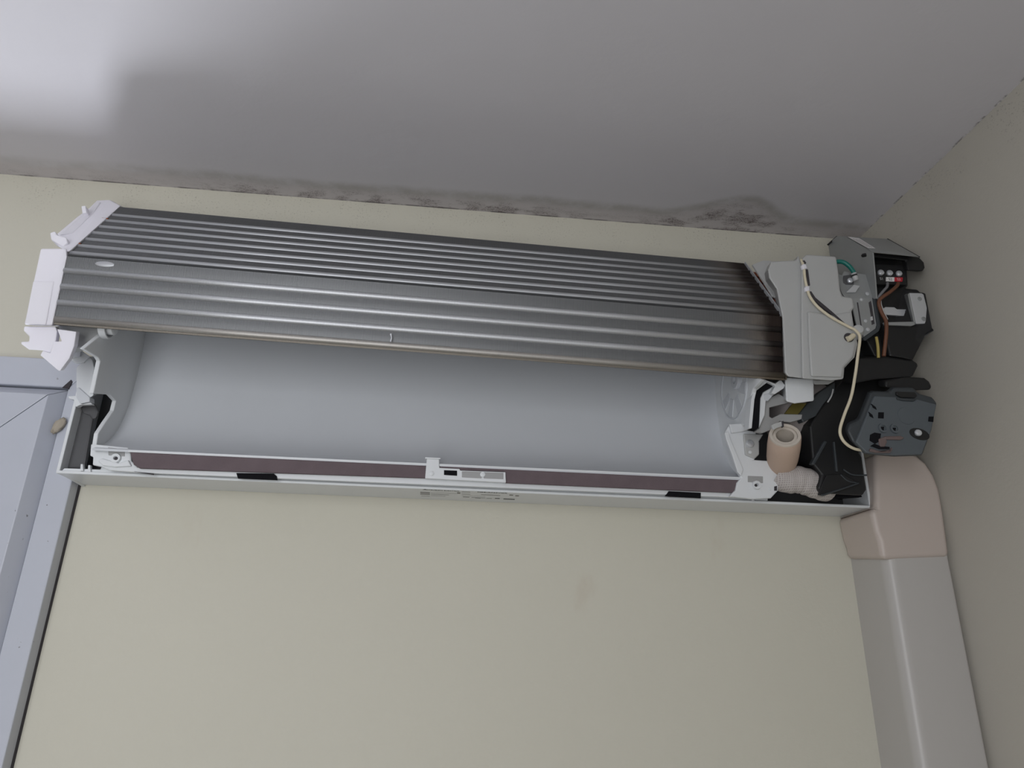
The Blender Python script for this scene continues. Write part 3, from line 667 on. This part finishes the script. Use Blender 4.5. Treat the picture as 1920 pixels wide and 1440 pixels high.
kk = tube('sensor_cable', [at(1502.5, 487, -.1280), at(1507, 501, -.1312), at(1509, 520, -.1318), at(1513, 539, -.1318), at(1519, 557, -.1325), at(1534, 576, -.1342), at(1559, 595, -.1345), at(1590, 612, -.1345), at(1602, 618, -.136), at(1611, 628, -.138), at(1612, 640, -.138), at(1609, 662, -.137), at(1604, 700, -.136), at(1596, 743, -.135), at(1583, 778, -.134), at(1575, 806, -.133), at(1579, 823, -.132), at(1590, 835, -.130), at(1604, 842, -.128), at(1617, 844, -.124)], .0014, 'cable', ac, 10, label='thin cream twin cable')
tube('cable_core', [at(1588.5, 636, -.1345), at(1594, 634, -.1345), at(1600, 629, -.134)], .0028, 'cable', kk, 10)

# --- control box: zinc hood and plate, black body
xh = .4340
hA, hB, hC = atx(1588, 443.5, xh), atx(1626, 464.5, xh), atx(1636, 473, xh)
hood = prism('control_box', [hA, at(1664, 448, -.066), at(1724, 482, hC.y), hC, hB], (0, .0012, .0006), 'steel', ac, 0)
prism('hood_cheek', [atx(x, y, xh) for x, y in [(1553, 457), (1570, 442.5), (1588, 443.5), (1626, 464.5), (1636, 474), (1640, 520), (1643, 560), (1600, 562), (1559, 500)]], (.0014, 0, 0), 'steel', hood, 0)
prism('hood_edge', [at(1552, 457, -.059), at(1569, 442, -.059), at(1571, 444, -.059), at(1555, 459, -.059)], (0, .002, 0), 'black', hood, 0)
tube('hood_edge', [at(1664, 448, -.0665), at(1694, 465, -.090), at(1724, 482, -.1138)], .0007, 'black', hood, 8)
wn = Vector((0, -.0007, -.0007))
prism('warning_label', [hA+wn, at(1610, 446.2, hA.y-.001)+wn, at(1641, 465.5, hB.y+.001)+wn, hB+wn], (0, .0003, .0003), 'paper', hood, 0, 'white paper label')
wq = [hA+wn, at(1610, 446.2, hA.y-.001)+wn, at(1641, 465.5, hB.y+.001)+wn, hB+wn]
for t in (.25, .5, .75):
    a = wq[0].lerp(wq[1], t).lerp(wq[3].lerp(wq[2], t), .15); b = wq[0].lerp(wq[1], t).lerp(wq[3].lerp(wq[2], t), .9)
    d_ = Vector((.0004, 0, 0))
    prism('label_line', [a-d_, a+d_, b+d_, b-d_], (0, -.0002, -.0002), 'greyink', hood, 0)
plate = slab('board_plate', [(1570, 512, -.106), (1579, 516, -.106), (1583, 508, -.105), (1606, 512, -.107), (1634, 516, -.1085), (1640, 554), (1637, 559), (1645, 609), (1643, 616), (1618, 633), (1612, 633), (1595, 560), (1583, 556), (1577, 545)], -.1120, .002, 'steel', ac, .0005)
slab('plate_slot', [(1629, 567), (1633, 564), (1635, 574), (1640, 607), (1635, 609), (1633, 590)], -.1124, .001, 'gap', plate, 0)
slab('slot_tab', [(1632, 594), (1636, 593), (1637, 600), (1633, 601)], -.1130, .002, 'whitew', plate, 0)
slab('plate_window', [(1580, 545), (1582, 517), (1600, 514), (1601, 534), (1587, 548)], -.1085, .001, 'cavity', plate, 0)
slab('plate_gusset', [(1587, 548), (1601, 534), (1612, 536), (1604, 548)], -.1128, .002, 'bright', plate, 0)
slab('plate_seam', [(1607, 567), (1609, 567), (1619, 632), (1617.5, 632.5)], -.1124, .001, 'gap', plate, 0)
for px, py, r in [(1626, 551, .0022), (1615, 562, .0019), (1623, 602, .0019), (1627, 618, .0022)]:
    lathe('plate_rivet', at(px, py, -.112), (0, -1, 0), [(0, r), (.0006, r*.9), (.001, r*.4)], 'bright', plate, 14)
ring_screw('plate_screw', at(1594, 526, -.1100), (-.4, -1, 0), .003, plate)
tube('earth_wire', [at(1563, 492, -.1100), at(1572, 490.5, -.114), at(1582, 492, -.117), at(1592, 499, -.118), at(1599, 508, -.117), at(1602, 514, -.116)], .0023, 'green', ac, 12, label='green earth wire')
ew = tube('wire_ferrule', [at(1600.5, 512, -.1165), at(1605, 526, -.115)], .0028, 'whitew', ac, 12, n=2)
tube('ferrule_band', [at(1601.3, 515, -.1166), at(1602.2, 517.5, -.1164)], .0030, 'ink', ew, 12, n=2)

body = slab('control_housing', [(1631, 478), (1700, 482), (1703, 536), (1698, 541), (1722, 543, -.106), (1726, 548, -.108), (1736, 549, -.111), (1749, 615, -.1165), (1754, 619, -.119), (1735, 631, -.113), (1712, 676, -.106), (1660, 672), (1640, 668), (1622, 633), (1643, 617), (1640, 556)], -.1000, .050, 'black', ac, .002, 'black plastic housing', e=E_H)
slab('housing_visor', [(1621, 478), (1626, 472), (1637, 473.5), (1724, 482), (1733, 492), (1735, 502), (1731, 508.5), (1702, 506), (1700, 489), (1640, 482), (1634, 482), (1626, 482)], -.1150, .008, 'black', body, .0015, e=E_H)
slab('housing_edge', [(1631, 480), (1638, 480), (1647, 556), (1644, 562), (1652, 612), (1648, 622), (1622, 640), (1618, 634), (1643, 616), (1645, 609), (1637, 559), (1640, 554)], -.1135, .014, 'dark', body, .001, e=E_H)
slab('housing_floor', [(1655, 605), (1712, 610), (1748, 612), (1735, 632), (1712, 676), (1690, 671), (1668, 668)], -.1100, .012, 'black', body, .002, e=E_H)
slab('housing_flange', [(1612, 672), (1660, 668), (1712, 675), (1721, 681), (1722, 687), (1712, 707), (1640, 712), (1600, 720)], -.1080, .020, 'black', body, .002, e=E_H)
slab('housing_tongue', [(1660, 714), (1700, 707), (1735, 709), (1743, 715), (1748, 725), (1745, 731.5), (1720, 732), (1660, 726)], -.1120, .012, 'black', body, .002, e=E_H)
low = slab('lower_housing', [(1612, 640), (1625, 640), (1660, 668), (1690, 700), (1690, 735), (1637, 737), (1610, 790), (1612, 850), (1617, 858), (1621, 890), (1626, 918), (1618, 930), (1540, 926), (1534, 915), (1540, 890), (1524, 870), (1518, 800), (1534, 770), (1560, 738), (1582, 712), (1586, 690), (1604, 670)], -.0820, .060, 'black', ac, .002, 'black plastic lower housing', e=E_H)
slab('housing_rib', [(1521, 870), (1528, 872), (1552, 828), (1546, 826)], -.0850, .006, 'dark', low, .001)
slab('housing_rib', [(1563, 828), (1566, 828), (1572, 884), (1568, 884)], -.0845, .004, 'dark', low, .0006)
tube('housing_rib', [at(1581, 880, -.0835), at(1598, 890, -.0835), at(1625, 891, -.0835)], .0009, 'dark', low, 8)
tube('housing_rib', [at(1576, 890, -.0835), at(1590, 902, -.0835), at(1610, 906, -.0835)], .0009, 'dark', low, 8)
slab('housing_web', [(1540, 912), (1550, 890), (1580, 888), (1612, 906), (1545, 930), (1535, 928)], -.0840, .003, 'black', low, .0006)
tube('housing_rib', [at(1540, 929, -.0860), at(1575, 918, -.0860), at(1610, 906, -.0860)], .0008, 'dark', low, 8)
slab('housing_gap', [(1552, 927), (1568, 920), (1602, 910), (1618, 932), (1590, 934), (1560, 933)], -.0640, .010, 'foamblk', low, .001)

tb = slab('terminal_block', [(1638, 494), (1700, 497), (1701, 534), (1643, 533)], -.1085, .010, 'black', ac, .001, 'black terminal block')
for i, (px, py) in enumerate([(1651.5, 511), (1668, 511.8), (1685.5, 512.8)]):
    ring_screw('terminal_screw', at(px, py, -.1092), (-.1, -1, .15), .0033, tb, label='bright terminal screw')
slab('terminal_tag', [(1661.5, 519.5), (1677, 519.8), (1677, 527.8), (1661.5, 527.3)], -.1092, .0008, 'paper', tb, 0, 'white tag reading S2')
slab('terminal_tag', [(1677.3, 519.8), (1693, 520.2), (1692, 528), (1677.3, 527.8)], -.1092, .0008, 'red', tb, 0, 'red tag reading S3')
for s, px, py, mt_n in [('S1', 1653, 522.8, 'whitew'), ('S2', 1669.5, 523.6, 'ink'), ('S3', 1685.3, 524, 'pinkink')]:
    writing('terminal_print', s, at(px, py, -.1094), .0042, (1, 0, 0), (0, 0, 1), mt_n, tb)
tube('supply_wire', [at(1664, 531, -.1095), at(1663, 538, -.112), at(1656, 546, -.114), at(1648, 556, -.113), at(1646, 562, -.110)], .0015, 'greyw', ac, 10, label='grey wire')
tube('supply_wire', [at(1684, 531, -.1095), at(1681, 537, -.1125), at(1668, 548, -.1155), at(1651, 560, -.1165), at(1648, 570, -.116), at(1653, 586, -.116), at(1661, 602, -.117), at(1662, 620, -.117), at(1660, 642, -.115), at(1657, 668, -.112)], .0019, 'brownw', ac, 10, label='brown wire')
tube('supply_wire', [at(1649, 560, -.114), at(1650, 573, -.114), at(1657, 590, -.113), at(1662, 600, -.112)], .0020, 'whitew', ac, 10, label='white wire')
tube('supply_wire', [at(1643, 632, -.114), at(1646, 650, -.114), at(1647, 671, -.112)], .0015, 'yelw', ac, 10, label='yellow green wire')
cp = slab('cable_clamp', [(1705.5, 549), (1728, 549.5), (1732, 552), (1744.6, 602), (1741.5, 607), (1718, 607)], -.1120, .003, 'bright', ac, .0006, 'bright metal clamp plate')
for px, py in [(1724, 560.5), (1731.6, 598)]:
    lathe('clamp_hole', at(px, py, -.1120), (0, -1, 0), [(0, .0024), (.0008, .0022), (.0008, .0013), (.0002, .001)], 'steel', cp, 18)
slab('clamp_cheek', [(1705.5, 549), (1718, 607), (1713, 604), (1702, 552)], -.1118, .016, 'steel', cp, .0003, e=E_R)
cs = slab('clamp_saddle', [(1656, 578), (1660.5, 575.5), (1677, 576), (1682, 579.6), (1708, 580), (1711, 594), (1696, 592.5), (1657.5, 589.6)], -.1030, .003, 'bright', ac, .0004, 'pale zinc saddle')
slab('saddle_hole', [(1697, 583), (1702, 580), (1704, 586), (1700, 589)], -.1034, .001, 'gap', cs, 0)
slab('saddle_strip', [(1657, 604), (1713, 603), (1717, 608), (1710, 611), (1660, 609)], -.1130, .003, 'steel', cs, .0004)

# ------------------------------------------------------------------ loose terminal lid hanging by the trunking
tl = tag(empty('terminal_lid', at(1676, 850, -.13)), 'dark grey plastic terminal lid hanging open above the trunking bend', 'lid')
lid = slab('lid_tray', [(1588, 808), (1593, 795), (1611.7, 787), (1631.7, 737), (1638, 734), (1668, 735), (1675, 727), (1714, 727), (1722, 738), (1748, 745), (1758, 756), (1748, 807), (1730, 855), (1676.7, 857), (1623, 852), (1598, 828)], -.1290, .012, 'dark', tl, .0025, e=E_R)
slab('lid_panel', [(1640, 742), (1681, 744), (1690, 750), (1714, 752), (1720, 748), (1757, 758), (1747, 806), (1729, 852), (1677, 854), (1625, 849), (1605, 829)], -.1312, .005, 'lidgrey', tl, .0012, 'blue grey inner panel')
slab('handle_slot', [(1681, 734), (1716, 735), (1721, 742), (1716, 746), (1690, 745), (1681, 740)], -.1310, .003, 'black', tl, .0008)
slab('handle_bow', [(1681, 745), (1690, 746.5), (1714, 748), (1714, 752), (1692, 751), (1683, 749)], -.1325, .003, 'dark', tl, .0006)
for q in ([(1647.5, 773), (1657.5, 773), (1657, 784.5), (1647, 784)], [(1742, 781), (1751, 781), (1750, 791), (1741, 790)], [(1652, 800), (1658, 800), (1657, 808), (1651.5, 807)], [(1674, 802), (1680, 802), (1679, 810), (1673.5, 809)], [(1632, 815), (1640, 811), (1652, 813), (1650, 827), (1641, 832), (1631, 826)], [(1634, 757), (1642, 763), (1644, 768), (1637, 764)], [(1629, 772), (1636, 778), (1638, 784), (1631, 780)]):
    slab('lid_hole', q, -.1318, .002, 'foamblk', tl, 0, 'black square hole')
for px, py in [(1655, 803), (1677, 804)]:
    lathe('hole_rim', at(px, py, -.1311), (0, -1, 0), [(0, .0048), (.0016, .0045), (.0016, .0028), (.0004, .0026)], 'lidgrey', tl, 20)
bm = bmesh.new(); cc = at(1724, 814, -.1314)
add_prism(bm, [cc+Vector((.0098*math.cos(a), 0, .0058*math.sin(a)-.0012*math.cos(a))) for a in [2*math.pi*k/24 for k in range(24)]], (0, .002, 0)); from_bm('screw_well', bm, 'black', tl, label='black oval screw well')
ring_screw('lid_screw', at(1721.5, 811.5, -.1325), (-.2, -1, .2), .0032, tl)
lathe('panel_disc', at(1699, 780, -.1312), (0, -1, 0), [(0, .0085), (.0005, .0082), (.0006, .0005)], 'lidgrey', tl, 28)
slab('strain_ridge', [(1658, 818), (1690, 817), (1697, 821), (1690, 825), (1660, 824)], -.1330, .003, 'bakelite', tl, .001)
slab('strain_ridge', [(1648, 823), (1660, 818), (1664, 828), (1660, 838), (1650, 838)], -.1328, .003, 'bakelite', tl, .001)
slab('strain_gap', [(1633, 836), (1650, 842), (1668, 842), (1668, 838), (1650, 836), (1640, 832)], -.1325, .002, 'foamblk', tl, 0)
slab('strain_ridge', [(1633, 840), (1648, 845), (1669, 845), (1673, 838), (1674, 843), (1670, 849), (1645, 849), (1631, 846)], -.1335, .003, 'bakelite', tl, .001)

# ------------------------------------------------------------------ pipes in the open corner
pc = at(1472, 816, -.1030); pb = at(1463, 890, -.0500)
ax = (pc-pb).normalized(); Lp = (pc-pb).length
fp = tag(empty('drain_pipe', pb), 'short beige foam lagged pipe with an open end, standing beside the coil', 'pipe')
lathe('pipe_sleeve', pb, ax, [(-.012, .006), (-.006, .0095), (.004, .0118), (Lp*.45, .0150), (Lp*.75, .0155), (Lp-.002, .0150), (Lp-.0005, .0142), (Lp-.002, .0114), (Lp-.03, .0113), (Lp-.032, .007)], 'pipefoam', fp, 36)
lathe('sleeve_rim', pc, ax, [(-.003, .0147), (.0006, .0143), (.0008, .0128), (.0004, .0114), (-.003, .0112)], 'pipefoam_in', fp, 36, 'paler cut rim', True)
lathe('inner_pipe', pc-ax*.001, ax, [(-.03, .0112), (.0000, .0110), (.0002, .0084), (-.028, .0082)], 'pipefoam_in', fp, 32, None, True)
lathe('pipe_bore', pc-ax*.020, ax, [(-.004, .0083), (0, .0083)], 'pipe_in', fp, 24, 'grey bore')
u_, v_ = frame_of(ax)
slab('sleeve_flap', [(1447, 797), (1452, 794), (1466, 790), (1467, 799), (1456, 803), (1451, 806)], -.1110, .003, 'cover', fp, .0005)
slab('sleeve_flap', [(1466, 790), (1469, 789), (1470, 800), (1467, 802)], -.1115, .002, 'gap', fp, 0)
bp_ = tag(empty('wrapped_pipe', at(1500, 900, -.06)), 'refrigerant pipe wrapped in white mesh bandage, running low behind the black housing', 'pipe')
bm = bmesh.new()
P_ = smooth_path([at(1462, 893, -.060), at(1475, 899, -.063), at(1500, 900, -.066), at(1525, 908, -.066), at(1550, 916, -.060)], 12)
tube_bm(bm, P_, [.0135+.0012*math.sin(i*.9)*.3 for i in range(len(P_))], 28)
mesh_mat = mat('mesh_bandage', (0.52, 0.48, 0.46), 0.85); kb = NB(mesh_mat)
obx = kb.n('TexCoord').outputs['Object']
w1 = kb.n('TexWave', wave_type='BANDS', bands_direction='X'); w1.inputs['Scale'].default_value = 160; w1.inputs['Distortion'].default_value = 1.0; kb.put(w1.inputs['Vector'], obx)
w2 = kb.n('TexWave', wave_type='BANDS', bands_direction='Z'); w2.inputs['Scale'].default_value = 160; w2.inputs['Distortion'].default_value = 1.0; kb.put(w2.inputs['Vector'], obx)
hh = kb.math('MAXIMUM', w1.outputs['Fac'], w2.outputs['Fac']); kb.bump(hh, .6, .0006)
kb.put(kb.b.inputs['Base Color'], kb.mix(hh, (0.36, 0.32, 0.31), (0.56, 0.52, 0.50)))
from_bm('bandage', bm, mesh_mat, bp_, smooth=True)
bm = bmesh.new(); tube_bm(bm, [P_[-1]-(P_[-1]-P_[-2]).normalized()*.001, P_[-1]+(P_[-1]-P_[-2]).normalized()*.02], .007, 16); from_bm('copper_pipe', bm, 'foamblk', bp_, smooth=True)
